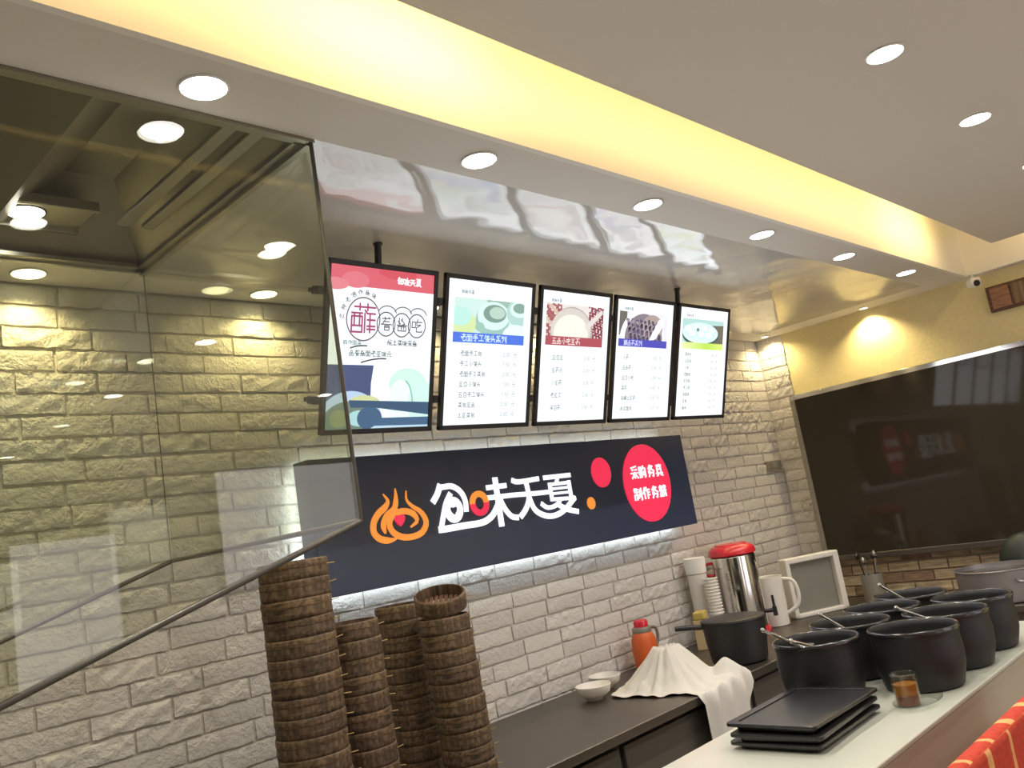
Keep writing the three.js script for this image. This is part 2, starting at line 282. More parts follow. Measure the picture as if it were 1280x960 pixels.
// ------------------------------------------------------------------ stroke lettering
const GLYPH = {
  天: '1282 0595 525519 5599', 包: '3014 22828566 24646626 24289897', 味: '0232370702 4393 4595 6069 6539 6599', 夏: '1080 2272762622 2474 5052 4618 377729 4799',
  采: '8011 2233 5253 8273 0595 5459 5519 5599', 购: '07013137 2226 2609 2639 6043 52828879 645787', 务: '4013 317115 3295 16867968 4519', 真: '1181 5052 2272772722 2474 0797 3819 6899',
  制: '1002 1151 0353 3039 09055558 7177 909989', 作: '3005 2329 5043 5292 6269 6494 6696', 精: '0444 2029 2409 2449 0113 4133 5191 5292 4494 7074 59558589 5686 5787',
  蘸: '1191 3032 6062 0343 0444490904 1317 3337 0747 6352 5359 6393 6595 6797 6898 7379', 着: '3041 7061 1181 2373 0595 4115 3676793936 3777', 酱: '1234 2026 5042 417445 0595 1686891916 4548 6568', 吃: '0232360602 5043 4292 448446 46499998',
  老: '2171 5053 0494 8116 45498987', 面: '0191 4132 0393990903 3339 6369 3565 3767', 手: '8021 1383 0595 515938', 工: '1181 5158 0898', 小: '505948 2416 7496', 豆: '1181 2363662623 3747 6858 0999', 五: '1181 4129 15757569 0999',
  谷: '3112 6182 5005 5095 2686892926', 系: '8011 412363 633717 1686 5659 3719 7799', 列: '0151 2104 135319 7177 909989', 元: '2171 0494 3419 64689998', 馒: '2005 1242 3439 5181855551 5383 4696 577759 5799', 头: '2132 1324 5055 0595 5519 6699', 品: '3161643431 0535390905 5585895955',
  烧: '1324 2019 4233 5092 6347 0595 6649 76789998', 土: '2373 5059 0898', 菜: '1191 3032 6062 7332 2435 7455 0696 5659 5619 5699', 粥: '0030343031 0535390505 5055 4595 6030 9060 9599', 多: '4013 318135 5317 4888 8819', 种: '3011 0454 2029 4292 4246 9296 4696 7079', 酒: '0112 0314 0817 3191 3393993933 5155 7175 3696',
};
function glyph(c, ch, x, y, s, sy = s) {
  const g = GLYPH[ch]; if (!g) return;
  for (const st of g.split(' ')) { c.beginPath(); for (let i = 0; i + 1 < st.length; i += 2) { const X = x + s * (+st[i] + 0.5) / 10, Y = y + sy * (+st[i + 1] + 0.5) / 10; i ? c.lineTo(X, Y) : c.moveTo(X, Y); } c.stroke(); }
}
function text(c, str, x, y, s, color, w = s * 0.1, sp = 1.06) { c.strokeStyle = color; c.lineWidth = w; c.lineCap = 'round'; c.lineJoin = 'round'; [...str].forEach((ch, i) => (GLYPH[ch] ? glyph(c, ch, x + i * s * sp, y, s) : (c.fillStyle = color, c.font = `${s * 0.9}px sans-serif`, c.fillText(ch, x + i * s * sp, y + s * 0.85)))); }

// ------------------------------------------------------------------ menu light boxes
const CW = 480, CH = 600;
function menuCanvas(draw) { const c = document.createElement('canvas'); c.width = CW; c.height = CH; const g = c.getContext('2d'); g.fillStyle = '#fbfbff'; g.fillRect(0, 0, CW, CH); draw(g); const t = new THREE.CanvasTexture(c); t.colorSpace = THREE.SRGBColorSpace; return t; }
const ell = (c, x, y, a, b, f, r = 0, s0 = 0, s1 = 7) => { c.beginPath(); c.ellipse(x, y, a, b, r, s0, Math.min(s1, Math.PI * 2)); c.fillStyle = f; c.fill(); };
const poly = (c, pts, f) => { c.beginPath(); for (let i = 0; i < pts.length; i += 2) i ? c.lineTo(pts[i], pts[i + 1]) : c.moveTo(pts[i], pts[i + 1]); c.closePath(); c.fillStyle = f; c.fill(); };
function clip(c, x, y, w, h, fn) { c.save(); c.beginPath(); c.rect(x, y, w, h); c.clip(); fn(); c.restore(); }
function rows(c, names, y0, dy, x0, x1, price, s = 21) { names.forEach((n, i) => { text(c, n, x0, y0 + i * dy, s, '#6e7478', 2.0); c.fillStyle = '#989fa3'; c.font = `${s}px sans-serif`; c.fillText(price[i % price.length], x1, y0 + i * dy + s * 0.9); glyph((c.strokeStyle = '#989fa3', c), '元', x1 + 62, y0 + i * dy, s); }); }
const menus = [
  (c) => {
    c.fillStyle = '#d8606c'; c.fillRect(0, 0, CW, 74); ell(c, 110, 50, 60, 30, '#dd7480'); ell(c, 300, 10, 90, 24, '#d2505e'); ell(c, 20, 70, 60, 22, '#e08088'); text(c, '包味天夏', 296, 22, 30, '#fff', 4.6, 1.0);
    const ring = (x, y, r, col, w) => { c.beginPath(); c.ellipse(x, y, r, r * 1.07, 0, 0, 7); c.strokeStyle = col; c.lineWidth = w; c.stroke(); };
    ring(150, 192, 74, '#6d5a62', 5); text(c, '蘸', 92, 130, 116, '#a0466a', 7);
    [[254, '着'], [328, '酱'], [402, '吃']].forEach(([x, ch]) => { ring(x, 205, 42, '#55565e', 4.5); text(c, ch, x - 26, 176, 54, '#55565e', 4); c.beginPath(); c.ellipse(x + 4, 170, 44, 34, 0, Math.PI * 1.15, Math.PI * 1.9); c.strokeStyle = '#55565e'; c.lineWidth = 4; c.stroke(); });
    [...'多种老酒作酱味'].forEach((ch, i) => { const a = Math.PI * (1.02 + i * 0.105); c.save(); c.translate(150 + 96 * Math.cos(a), 192 + 100 * Math.sin(a)); c.rotate(a + Math.PI / 2); text(c, ch, -10, -10, 20, '#5b5f66', 2); c.restore(); });
    text(c, '购作面菜', 66, 270, 19, '#7b8a88', 2); text(c, '烧土菜味采酱', 262, 262, 23, '#50565c', 2.4); text(c, '品着酱的老豆味元'.replace('的', '面'), 92, 306, 23, '#5c6a68', 2.4);
    c.lineCap = 'round'; c.strokeStyle = '#3a3c44'; c.lineWidth = 5; c.beginPath(); c.moveTo(98, 300); c.quadraticCurveTo(130, 288, 170, 290); c.stroke(); c.beginPath(); c.moveTo(148, 352); c.quadraticCurveTo(210, 334, 260, 336); c.stroke();
    c.fillStyle = '#4a5378'; c.fillRect(0, 362, 206, 240); c.fillStyle = '#f8fbff'; poly(c, [205, 362, 196, 430, 198, 600, 480, 600, 480, 362], '#f6faff');
    ell(c, 275, 500, 70, 120, '#fbfdff'); ell(c, 370, 430, 90, 60, '#cdeede'); ell(c, 335, 510, 58, 96, '#eafaf4'); ell(c, 440, 510, 66, 96, '#d0f0e4'); c.strokeStyle = '#86b8a4'; c.lineWidth = 6; c.beginPath(); c.moveTo(360, 420); c.quadraticCurveTo(396, 440, 400, 540); c.stroke();
    c.fillStyle = '#dfe8f4'; ell(c, 110, 590, 150, 132, '#b9cbe6'); ell(c, 170, 500, 70, 26, '#cfd09a'); ell(c, 104, 600, 128, 104, '#6f7f74'); ell(c, 150, 560, 54, 30, '#a8cfd0'); ell(c, 60, 560, 40, 34, '#8a8f6c'); ell(c, 196, 560, 56, 44, '#46617e');
    poly(c, [100, 492, 480, 502, 480, 552, 210, 520, 110, 520], '#3c5672'); poly(c, [200, 560, 480, 560, 480, 592, 210, 590], '#466384'); poly(c, [220, 590, 480, 592, 480, 600, 200, 600], '#bcd4e4');
  },
  (c) => {
    text(c, '包味天夏', 70, 40, 17, '#77838a', 1.8);
    clip(c, 36, 74, 400, 150, () => { c.fillStyle = '#cfe6e0'; c.fillRect(0, 0, CW, CH); ell(c, 90, 180, 70, 50, '#d6e2a8'); ell(c, 70, 150, 60, 40, '#bfe6dc'); poly(c, [210, 74, 440, 74, 440, 120, 240, 110], '#9db7a8'); ell(c, 250, 160, 96, 74, '#9fbfb8'); ell(c, 256, 140, 92, 60, '#d9eee8'); ell(c, 262, 130, 66, 38, '#7d9a90'); ell(c, 276, 126, 46, 26, '#b9cfc0'); ell(c, 400, 118, 70, 58, '#b4d2cc'); ell(c, 406, 104, 56, 34, '#dcefe9'); ell(c, 408, 98, 40, 22, '#87a498'); ell(c, 390, 226, 80, 56, '#e6f8f4'); ell(c, 180, 190, 26, 20, '#9cc3b4'); });
    c.fillStyle = '#4f74dc'; c.fillRect(34, 216, 408, 42); text(c, '老面手工馒头系列', 76, 221, 31, '#d9ecff', 3.8);
    rows(c, ['老面手工包', '手工小馒头', '老面手工菜包', '豆谷小馒头', '五谷手工馒头', '菜包豆品', '土豆菜包'], 290, 43, 78, 320, ['2.00', '1.50', '2.00', '1.00', '1.50', '2.50', '2.00'], 23);
  },
  (c) => {
    text(c, '包味天夏', 60, 34, 17, '#77838a', 1.8);
    clip(c, 30, 56, 408, 160, () => { c.fillStyle = '#e9dcd8'; c.fillRect(0, 0, CW, CH); for (let i = 0; i < 150; i++) { const x = (i * 137) % 110, y = 60 + (i * 71) % 156; ell(c, 30 + x, y, 7, 5, i % 3 ? '#a3565a' : '#d8b8a8', i); } for (let i = 0; i < 170; i++) ell(c, 330 + (i * 53) % 120, 60 + (i * 97) % 160, 7, 5, i % 4 ? '#7e3446' : '#a85c66', i); ell(c, 210, 190, 150, 124, '#b9a9a4'); ell(c, 206, 176, 142, 104, '#d9ccc4'); ell(c, 206, 190, 122, 88, '#f4ebdf'); poly(c, [300, 150, 420, 66, 436, 84, 316, 176], '#e4d6d2'); });
    c.fillStyle = '#b0525c'; c.fillRect(30, 206, 408, 42); text(c, '五品小吃豆粥', 76, 211, 31, '#f6e0dc', 3.6);
    rows(c, ['五谷豆', '豆粥元', '小豆粥', '老豆工', '采谷粥'], 292, 58, 84, 308, ['3.00', '2.00', '3.00', '2.50', '3.50'], 24);
  },
  (c) => {
    text(c, '包味天夏', 60, 34, 17, '#77838a', 1.8);
    clip(c, 22, 58, 410, 150, () => { c.fillStyle = '#ece4ea'; c.fillRect(0, 0, CW, CH); c.fillStyle = '#6f6a64'; c.fillRect(22, 58, 60, 120); ell(c, 220, 200, 190, 160, '#f7f2f8'); ell(c, 230, 190, 160, 128, '#8d7f88'); ell(c, 300, 130, 90, 66, '#b09c98'); for (let i = 0; i < 160; i++) ell(c, 90 + (i * 61) % 280, 100 + (i * 89) % 120, 12, 8, ['#4a3a58', '#6a5a78', '#32283c', '#a898a8'][i % 4], i); poly(c, [270, 200, 350, 90, 400, 70, 404, 110, 330, 190], '#f4eef4'); });
    c.fillStyle = '#5450b8'; c.fillRect(22, 196, 412, 38); text(c, '精品粥系列', 66, 200, 29, '#dcdcff', 3.4);
    rows(c, ['小粥', '豆品粥', '五谷小吃', '菜粥', '采精土豆粥', '品豆面包'], 276, 52, 66, 312, ['3.00', '2.50', '3.00', '4.00'], 23);
  },
  (c) => {
    text(c, '包味天夏', 60, 34, 17, '#a0888e', 1.8);
    clip(c, 28, 60, 412, 136, () => { c.fillStyle = '#b8d8d4'; c.fillRect(0, 0, CW, CH); poly(c, [300, 90, 440, 84, 440, 200, 300, 200], '#726c60'); ell(c, 210, 150, 180, 60, '#4d5d58'); ell(c, 208, 136, 176, 58, '#e2f4f4'); for (const [x, y] of [[90, 120], [170, 112], [250, 112], [320, 126], [130, 142], [220, 146], [296, 150]]) { ell(c, x, y, 46, 28, '#d2ecec'); ell(c, x - 6, y - 5, 34, 18, '#f2fdfd'); } ell(c, 178, 118, 14, 10, '#6f8e90'); });
    const gr = c.createLinearGradient(28, 0, 440, 0); gr.addColorStop(0, '#eef4b4'); gr.addColorStop(0.6, '#c2e05c'); gr.addColorStop(1, '#e2f080'); c.fillStyle = gr; c.fillRect(28, 190, 412, 36);
    rows(c, ['菜包元', '土豆包', '小包', '老面包', '五谷包', '手工包', '采菜包', '豆包', '酱包'], 246, 37, 66, 312, ['1.50', '2.00', '1.00'], 20);
  },
];
const TILT = 0.3, menuLabels = ['portrait menu light box with red header, circled characters and a bun plate', 'portrait menu light box with blue banner and pale green steamer photo', 'portrait menu light box with red-brown banner and a bowl of congee', 'portrait menu light box with violet banner and dark porridge photo', 'rightmost menu light box with yellow-green banner and dumpling plate photo'];
const menuX = [[1.492, 1.944], [1.978, 2.438], [2.468, 2.922], [2.946, 3.404], [3.432, 3.893]], MY0 = 1.949, MZ0 = 0.559, MH = 0.553;
menuX.forEach(([a, b], i) => {
  const w = b - a, t = thing('menu_light_box', menuLabels[i], 'menu board', [(a + b) / 2, MY0, MZ0], 0, 'row of hanging menu light boxes'); t.rotation.x = TILT;
  const fw = 0.017, D = 0.014;
  part('frame', [rbox(-w / 2, -w / 2 + fw, 0, MH, -D, 0.003, 0.003), rbox(w / 2 - fw, w / 2, 0, MH, -D, 0.003, 0.003), rbox(-w / 2, w / 2, 0, fw, -D, 0.003, 0.003), rbox(-w / 2, w / 2, MH - fw, MH, -D, 0.003, 0.003), box(-w / 2 + 0.004, w / 2 - 0.004, 0.004, MH - 0.004, -D, -0.009)], M.black, t);
  const tex = menuCanvas(menus[i]); const g = new THREE.BoxGeometry(w - 2 * fw + 0.002, MH - 2 * fw + 0.002, 0.006); g.translate(0, MH / 2, -0.005);
  part('screen', g, std([0.05, 0.05, 0.05], 0.35, { map: tex, emissive: new THREE.Color().setRGB(0.94, 1, 1), emissiveMap: tex, emissiveIntensity: 1.3 }), t);
  const L = new THREE.RectAreaLight(new THREE.Color().setRGB(0.93, 0.97, 1), MENU_L, w - 0.05, MH - 0.05); L.position.set(0, MH / 2, 0.012); L.rotation.y = Math.PI; t.add(L);
});
{
  const t = thing('menu_rack', 'black hanging rack of two ceiling poles and rails behind the menu boxes', 'hanging rack');
  const at = (h, d) => [MY0 + h * Math.cos(TILT) + d * Math.sin(TILT), MZ0 + h * Math.sin(TILT) - d * Math.cos(TILT)];
  for (const x of [1.735, 3.515]) { const [y0, z0] = at(0.06, 0.062), [y1, z1] = at(0.52, 0.062); part('pole', [rod([x, y0, z0], [x, y1, z1], 0.012, 12), rod([x, y1 - 0.004, z1], [x, SOF, z1 + 0.02], 0.012, 12), cyl(0.016, 0.016, SOF - 0.006, SOF - 0.0005, 24).translate(x, 0, z1 + 0.02)], M.black, t); }
  for (const h of [0.11, 0.45]) { const [y, z] = at(h, 0.045); part('rail', rod([1.462, y, z], [3.92, y, z], 0.008, 10), M.black, t); }
  for (const h of [0.11, 0.45]) for (const x of [1.477, 1.961, 2.453, 2.934, 3.418]) { const [y, z] = at(h, 0.022); const g = new RoundedBoxGeometry(0.022, 0.026, 0.040, 2, 0.003); g.rotateX(TILT); g.translate(x, y, z); part('clamp', g, M.black, t); }
}

// ------------------------------------------------------------------ shop sign
{
  const SX = 1.70, SY = 1.437, W = 2.414, H = 0.497, ZF = 0.14;
  const t = thing('shop_sign', 'long black halo-lit shop sign with flame emblem, white characters and red circles', 'sign', [SX, SY, 0]);
  part('case', rbox(0, W, 0, H, 0.045, ZF, 0.003), M.signFace, t);
  part('standoff', [0.3, 1.2, 2.1].flatMap((x) => [0.1, 0.4].map((y) => rod([x, y, -0.012], [x, y, 0.046], 0.012, 10))), M.steel, t);
  const raised = (shapes, mat, name) => part(name, shapes.map((s) => { const g = new THREE.ExtrudeGeometry(s, { depth: 0.006, bevelEnabled: true, bevelSize: 0.001, bevelThickness: 0.001, bevelSegments: 1, curveSegments: 20 }); g.translate(0, 0, ZF - 0.001); return g; }), mat, t);
  function ribbon(mm, w0, w1 = w0, smooth = true, k = 28) {       // a stroke with width along a centre line, millimetres from the sign's corner
    const P = []; for (let i = 0; i < mm.length; i += 2) P.push(V(mm[i] / 1000 , mm[i + 1] / 1000, 0));
    const c = new THREE.CatmullRomCurve3(P, false, 'centripetal'), L = [], R = [], n = P.length === 2 ? 1 : smooth ? k : P.length - 1;
    for (let i = 0; i <= n; i++) { const u = i / n, p = smooth || P.length === 2 ? c.getPoint(u) : P[i], d = smooth || P.length === 2 ? c.getTangent(u) : P[Math.min(i + 1, P.length - 1)].clone().sub(P[Math.max(i - 1, 0)]).normalize(); const s = Math.sin(Math.PI * Math.min(1, Math.max(0, u))); const w = ((w0 + (w1 - w0) * u) / 2000); L.push(new THREE.Vector2(p.x - d.y * w, p.y + d.x * w)); R.unshift(new THREE.Vector2(p.x + d.y * w, p.y - d.x * w)); }
    return new THREE.Shape([...L, ...R]);
  }
  const taper = (mm, w) => { const P = []; for (let i = 0; i < mm.length; i += 2) P.push(V(mm[i] / 1000, mm[i + 1] / 1000, 0)); const c = new THREE.CatmullRomCurve3(P, false, 'centripetal'), L = [], R = []; for (let i = 0; i <= 36; i++) { const u = i / 36, p = c.getPoint(u), d = c.getTangent(u), ww = w * Math.min(1, 0.12 + u * 3.2) * Math.min(1, 0.3 + (1 - u) * 5) / 2000; L.push(new THREE.Vector2(p.x - d.y * ww, p.y + d.x * ww)); R.unshift(new THREE.Vector2(p.x + d.y * ww, p.y - d.x * ww)); } return new THREE.Shape([...L, ...R]); };
  const disc = (x, y, r, ry = r) => { const s = new THREE.Shape(); s.absellipse(x / 1000, y / 1000, r / 1000, ry / 1000, 0, Math.PI * 2, false); return s; };
  const heart = (x, y, s) => { const h = new THREE.Shape(); s /= 1000; x /= 1000; y /= 1000; h.moveTo(x, y - s); h.bezierCurveTo(x - 1.5 * s, y, x - 1.1 * s, y + 1.1 * s, x, y + 0.55 * s); h.bezierCurveTo(x + 1.1 * s, y + 1.1 * s, x + 1.5 * s, y, x, y - s); return h; };
  const white = glow(0.95, 0.97, 1.0, 1.25), orange = glow(1.0, 0.34, 0.055, 0.88), red = glow(0.95, 0.035, 0.10, 0.92);
  const bigDisc = disc(659, 250, 49, 52); bigDisc.holes.push(heart(660, 248, 22));
  raised([ribbon([606, 358, 587, 325, 555, 290], 24), ribbon([610, 347, 669, 346, 711, 320, 729, 283, 727, 236], 21), ribbon([655, 318, 624, 281, 601, 235, 578, 180], 21), ribbon([566, 179, 588, 178, 702, 180, 817, 183, 869, 203, 905, 236, 938, 278], 25), bigDisc], white, 'character');
  raised([ribbon([862, 324, 982, 325], 20), ribbon([857, 281, 935, 280, 1028, 279, 1137, 275, 1262, 273], 19), ribbon([921, 364, 919, 265, 917, 153], 27), ribbon([935, 262, 956, 220, 988, 188, 1026, 179], 22)], white, 'character');
  raised([ribbon([1022, 345, 1048, 336, 1196, 339], 20), ribbon([1110, 336, 1112, 258, 1082, 212, 1040, 180], 23), ribbon([1115, 258, 1138, 204, 1192, 172, 1258, 163, 1332, 180, 1424, 232], 23)], white, 'character');
  raised([ribbon([1230, 340, 1418, 340], 19), ribbon([1325, 335, 1309, 304], 18), ribbon([1264, 314, 1264, 230], 19), ribbon([1400, 315, 1399, 228], 19), ribbon([1264, 306, 1400, 306], 14), ribbon([1264, 285, 1400, 284], 10), ribbon([1264, 263, 1400, 261], 10), ribbon([1254, 238, 1428, 230], 15), ribbon([1186, 226, 1220, 205, 1262, 204, 1299, 215, 1323, 236], 18), ribbon([1296, 212, 1354, 184, 1432, 164], 22)], white, 'character');
  const halfRing = (a0, a1) => { const s = new THREE.Shape(), n = 24; const p = []; for (let i = 0; i <= n; i++) { const a = a0 + (a1 - a0) * i / n; p.push(new THREE.Vector2(0.808 + 0.054 * Math.cos(a), 0.263 + 0.052 * Math.sin(a))); } for (let i = n; i >= 0; i--) { const a = a0 + (a1 - a0) * i / n; p.push(new THREE.Vector2(0.808 + 0.027 * Math.cos(a), 0.263 + 0.028 * Math.sin(a))); } return new THREE.Shape(p); };
  raised([halfRing(0.03, Math.PI - 0.03)], orange, 'upper_half_ring'); raised([halfRing(Math.PI + 0.03, 2 * Math.PI - 0.03)], red, 'lower_half_ring');
  const flame = part('flame_emblem', [taper([315, 345, 333, 316, 317, 295, 280, 272, 254, 241, 249, 207, 269, 181, 310, 168, 350, 170], 25), taper([376, 362, 373, 323, 361, 288, 317, 260, 297, 228, 302, 195], 22), taper([428, 349, 424, 313, 447, 286, 488, 258, 506, 216, 481, 181, 426, 168, 369, 176, 334, 201, 326, 232, 349, 261, 400, 271, 447, 256, 462, 227, 426, 206], 24)].map((s) => { const g = new THREE.ExtrudeGeometry(s, { depth: 0.006, bevelEnabled: false }); g.translate(0, 0, ZF - 0.001); return g; }), orange, t);
  flame.userData.label = 'orange swirling flame around a red heart';
  raised([heart(378, 240, 25)], red, 'heart');
  raised([disc(1653, 336, 73)], red, 'red_dot'); raised([disc(1536, 194, 28)], orange, 'orange_dot');
  const big = raised([disc(2020, 256, 202)], red, 'red_circle'); big.userData.label = 'large red circle with two lines of white characters';
  const chars = [];
  for (const [line, y] of [['采购务真', 350], ['制作务精', 238]]) [...line].forEach((ch, i) => { for (const st of GLYPH[ch].split(' ')) { const P = []; for (let k = 0; k + 1 < st.length; k += 2) P.push(1880 + i * 74 + 6.6 * (+st[k] + 0.5), y - 6.9 * (+st[k + 1] + 0.5)); for (let k = 0; k + 3 < P.length; k += 2) { const g = new THREE.ExtrudeGeometry(ribbon(P.slice(k, k + 4), 7.5), { depth: 0.004, bevelEnabled: false }); g.translate(0, 0, ZF + 0.006); chars.push(g); } } });
  part('white_characters', chars, white, t);
  // halo light strips along the back edges
  const strips = [[0.03, W - 0.03, -0.0, 0], [0.03, W - 0.03, H, 1]];
  for (const [a, b, y, up] of strips) {
    part('light_strip', rbox(a, b, up ? y - 0.03 : y + 0.010, up ? y - 0.01 : y + 0.03, 0.033, 0.045, 0.003), M.halo, t);
    const L = new THREE.RectAreaLight(new THREE.Color().setRGB(0.80, 0.95, 1.0), HALO_L * (up ? 0.5 : 1), b - a, 0.02); L.position.set((a + b) / 2, up ? y - 0.02 : y + 0.018, 0.030); t.add(L); L.rotation.set(up ? 0.5 : -0.8, 0, 0);
  }
  part('light_strip', rbox(0.015, 0.033, 0.05, H - 0.05, 0.033, 0.045, 0.003), M.halo, t);
  const L = new THREE.RectAreaLight(new THREE.Color().setRGB(0.80, 0.95, 1.0), HALO_L, 0.02, H - 0.1); L.position.set(0.02, H / 2, 0.03); t.add(L); L.rotation.y = 0.9;
}

// ------------------------------------------------------------------ far wall fittings
{
  const t = thing('dark_glass_panel', 'large dark glossy glass panel with steel trim on the far wall', 'glass panel');
  const X = 5.41, z0 = 0.19, z1 = 2.75, y0 = 1.055, y1 = 2.135;
  part('pane', rbox(X, X + 0.03, y0 + 0.012, y1 - 0.03, z0 + 0.035, z1, 0.002), M.blackGlass, t);
  part('top_trim', rbox(X - 0.004, 5.476, y1 - 0.032, y1, z0, z1, 0.003), M.chrome, t);
  part('side_trim', rbox(X - 0.004, 5.476, y0, y1 - 0.034, z0, z0 + 0.034, 0.003), M.greyCan, t);
  part('bottom_trim', rbox(X - 0.012, 5.476, y0 - 0.025, y0 + 0.012, z0, z1, 0.004), M.steel, t);
}
{
  const t = thing('picture_frame', 'small brown wooden picture box high on the yellow wall', 'picture frame');
  part('backing', rbox(5.47, FAR, 2.335, 2.485, 1.48, 2.1, 0.004), M.frameWood, t);
  part('left_panel', rbox(5.462, 5.472, 2.350, 2.47, 1.50, 1.60, 0.002), std([0.42, 0.20, 0.10], 0.5, { map: tWoodGrain }), t);
  part('right_panel', rbox(5.460, 5.472, 2.350, 2.47, 1.612, 2.08, 0.002), std([0.36, 0.25, 0.15], 0.6, { map: tBamboo }), t);
}
{
  const t = thing('security_camera', 'small white security camera with dark lens in the ceiling corner', 'camera', [5.36, SOF, 1.46]);
  part('bracket', [cyl(0.025, 0.025, -0.012, -0.0005, 20), rod([0, -0.01, 0], [0, -0.035, 0], 0.008, 10)], M.whiteTrim, t);
  const b = part('housing', new RoundedBoxGeometry(0.06, 0.05, 0.07, 3, 0.012), M.whiteTrim, t, [0, -0.055, 0.0]); b.rotation.y = -0.9;
  const l = new THREE.SphereGeometry(0.018, 20, 14); part('lens', l, M.glaze, t, [-0.026, -0.066, 0.022]);
}
{
  const t = thing('switch_plate', 'small dark grey metal switch box on the brick near the corner', 'switch plate', [5.36, 1.70, 0]);
  part('plate', rbox(-0.09, 0.09, -0.035, 0.035, -0.008, 0.016, 0.004), M.greyCan, t); part('rocker', rbox(-0.05, 0.05, -0.018, 0.018, 0.016, 0.021, 0.002), M.greyPanel, t);
}

// ------------------------------------------------------------------ counters
const CT = 0.803;
{
  const t = thing('steel_counter', 'dark brushed steel work counter along the white brick wall', 'counter');
  part('worktop', rbox(-0.3, 5.38, CT - 0.035, CT, 0.018, 0.732, 0.005), M.steel, t);
  for (let k = 0; k < 6; k++) part('door', rbox(-0.28 + k * 0.93, -0.28 + k * 0.93 + 0.90, 0.12, CT - 0.06, 0.675, 0.695, 0.004), M.cabinet, t);
  part('body', box(-0.28, 5.36, 0.08, CT - 0.036, 0.02, 0.674), M.cabinet, t); part('plinth', box(-0.26, 5.34, 0.0, 0.08, 0.06, 0.64), M.black, t);
}
{
  const t = thing('far_counter', 'dark steel counter along the far tiled wall under the dark glass', 'counter');
  part('worktop', rbox(4.78, 5.38, CT - 0.035, CT, 0.74, 2.9, 0.005), M.steel, t); part('body', box(4.82, 5.36, 0, CT - 0.036, 0.75, 2.88), M.cabinet, t);
}
const WT = 1.02;
{
  const t = thing('service_counter', 'long narrow white service counter with beige front crossing the lower right', 'counter');
  part('top', rbox(0.3, 3.12, WT - 0.012, WT, 1.60, 2.03, 0.004, 3), M.white, t); part('front', box(0.32, 3.10, 0.0, WT - 0.0125, 1.97, 2.028), M.apron, t); part('back', box(0.32, 3.10, 0.0, WT - 0.0125, 1.62, 1.66), M.cabinet, t); part('end_panel', box(0.32, 0.36, 0.0, WT - 0.0125, 1.661, 1.969), M.apron, t); part('end_panel', box(3.06, 3.10, 0.0, WT - 0.0125, 1.661, 1.969), M.apron, t);
}

// ------------------------------------------------------------------ bamboo steamer stacks
const PH = 0.052;
const bodyGeo = (R) => lathe([[R * 0.93, 0.002], [R * 0.982, 0.0], [R * 0.985, 0.010], [R * 0.99, 0.011], [R * 0.99, 0.016], [R * 0.983, 0.017], [R * 0.983, 0.043], [R * 0.95, 0.0515], [R * 0.90, 0.0515], [R * 0.90, 0.002], [R * 0.93, 0.002]], 44);
const bandGeo = (R) => lathe([[R * 0.98, 0.030], [R * 0.994, 0.031], [R * 0.997, 0.038], [R * 0.994, 0.046], [R * 0.98, 0.0508], [R * 0.95, 0.0508]], 44);
function stack(x, z, R, n, lean, where, group, tilt = 0) {
  const bg = bodyGeo(R), bd = bandGeo(R), mat = lathe([[0.001, 0.008], [R * 0.9, 0.008], [R * 0.9, 0.012], [0.001, 0.012]], 40);
  const slat = Array.from({ length: 9 }, (_, k) => { const c = (k - 4) * R * 0.19, h = Math.sqrt(Math.max(0, (R * 0.88) ** 2 - c * c)); return rbox(c - R * 0.075, c + R * 0.075, 0.0125, 0.017, -h, h, 0.001, 1); });
  for (let k = 0; k < n; k++) {
    const y = CT + 0.001 + k * PH, from = n - 1 - k;
    const t = thing('bamboo_steamer', `bamboo steamer basket, ${from ? ordinal[from] + ' from the top' : 'topmost'} of ${where}`, 'steamer basket', [x + lean * (k * PH) + rr(-0.0015, 0.0015), y, z + rr(-0.0015, 0.0015)], rnd() * 6.28, group);
    const q = Math.floor(rnd() * 3);
    part('basket', bg, M.bambooDark[q], t); part('rim_band', bd, M.bambooRim[(q + k) % 3], t);
    if (k === n - 1) part('slatted_base', slat, M.bambooMat, t);
    if (k === n - 1 && tilt) { t.rotation.order = 'XYZ'; const q0 = new THREE.Quaternion().setFromAxisAngle(V(0.77, 0, 0.64), tilt); t.quaternion.premultiply(q0); t.position.y += R * Math.sin(tilt) + 0.001; }
    const a = -0.7 - t.rotation.y + rr(-0.2, 0.2);          // a binding end that sticks out
    part('binding_end', rod([Math.cos(a) * R * 0.97, 0.03, -Math.sin(a) * R * 0.97], [Math.cos(a) * R * 1.2, 0.031 + rr(-0.003, 0.005), -Math.sin(a) * R * 1.2], 0.0015, 5), M.splint, t);
  }
}
stack(1.32, 0.60, 0.099, 15, 0.0, 'the tall leftmost stack by the glass', 'leftmost steamer stack');
stack(1.548, 0.525, 0.086, 11, -0.02, 'the second stack from the left', 'second steamer stack');
stack(1.93, 0.285, 0.086, 11, -0.04, 'the third stack from the left', 'third steamer stack');
stack(1.935, 0.52, 0.088, 11, -0.055, 'the open rightmost stack', 'rightmost steamer stack', 0.30);

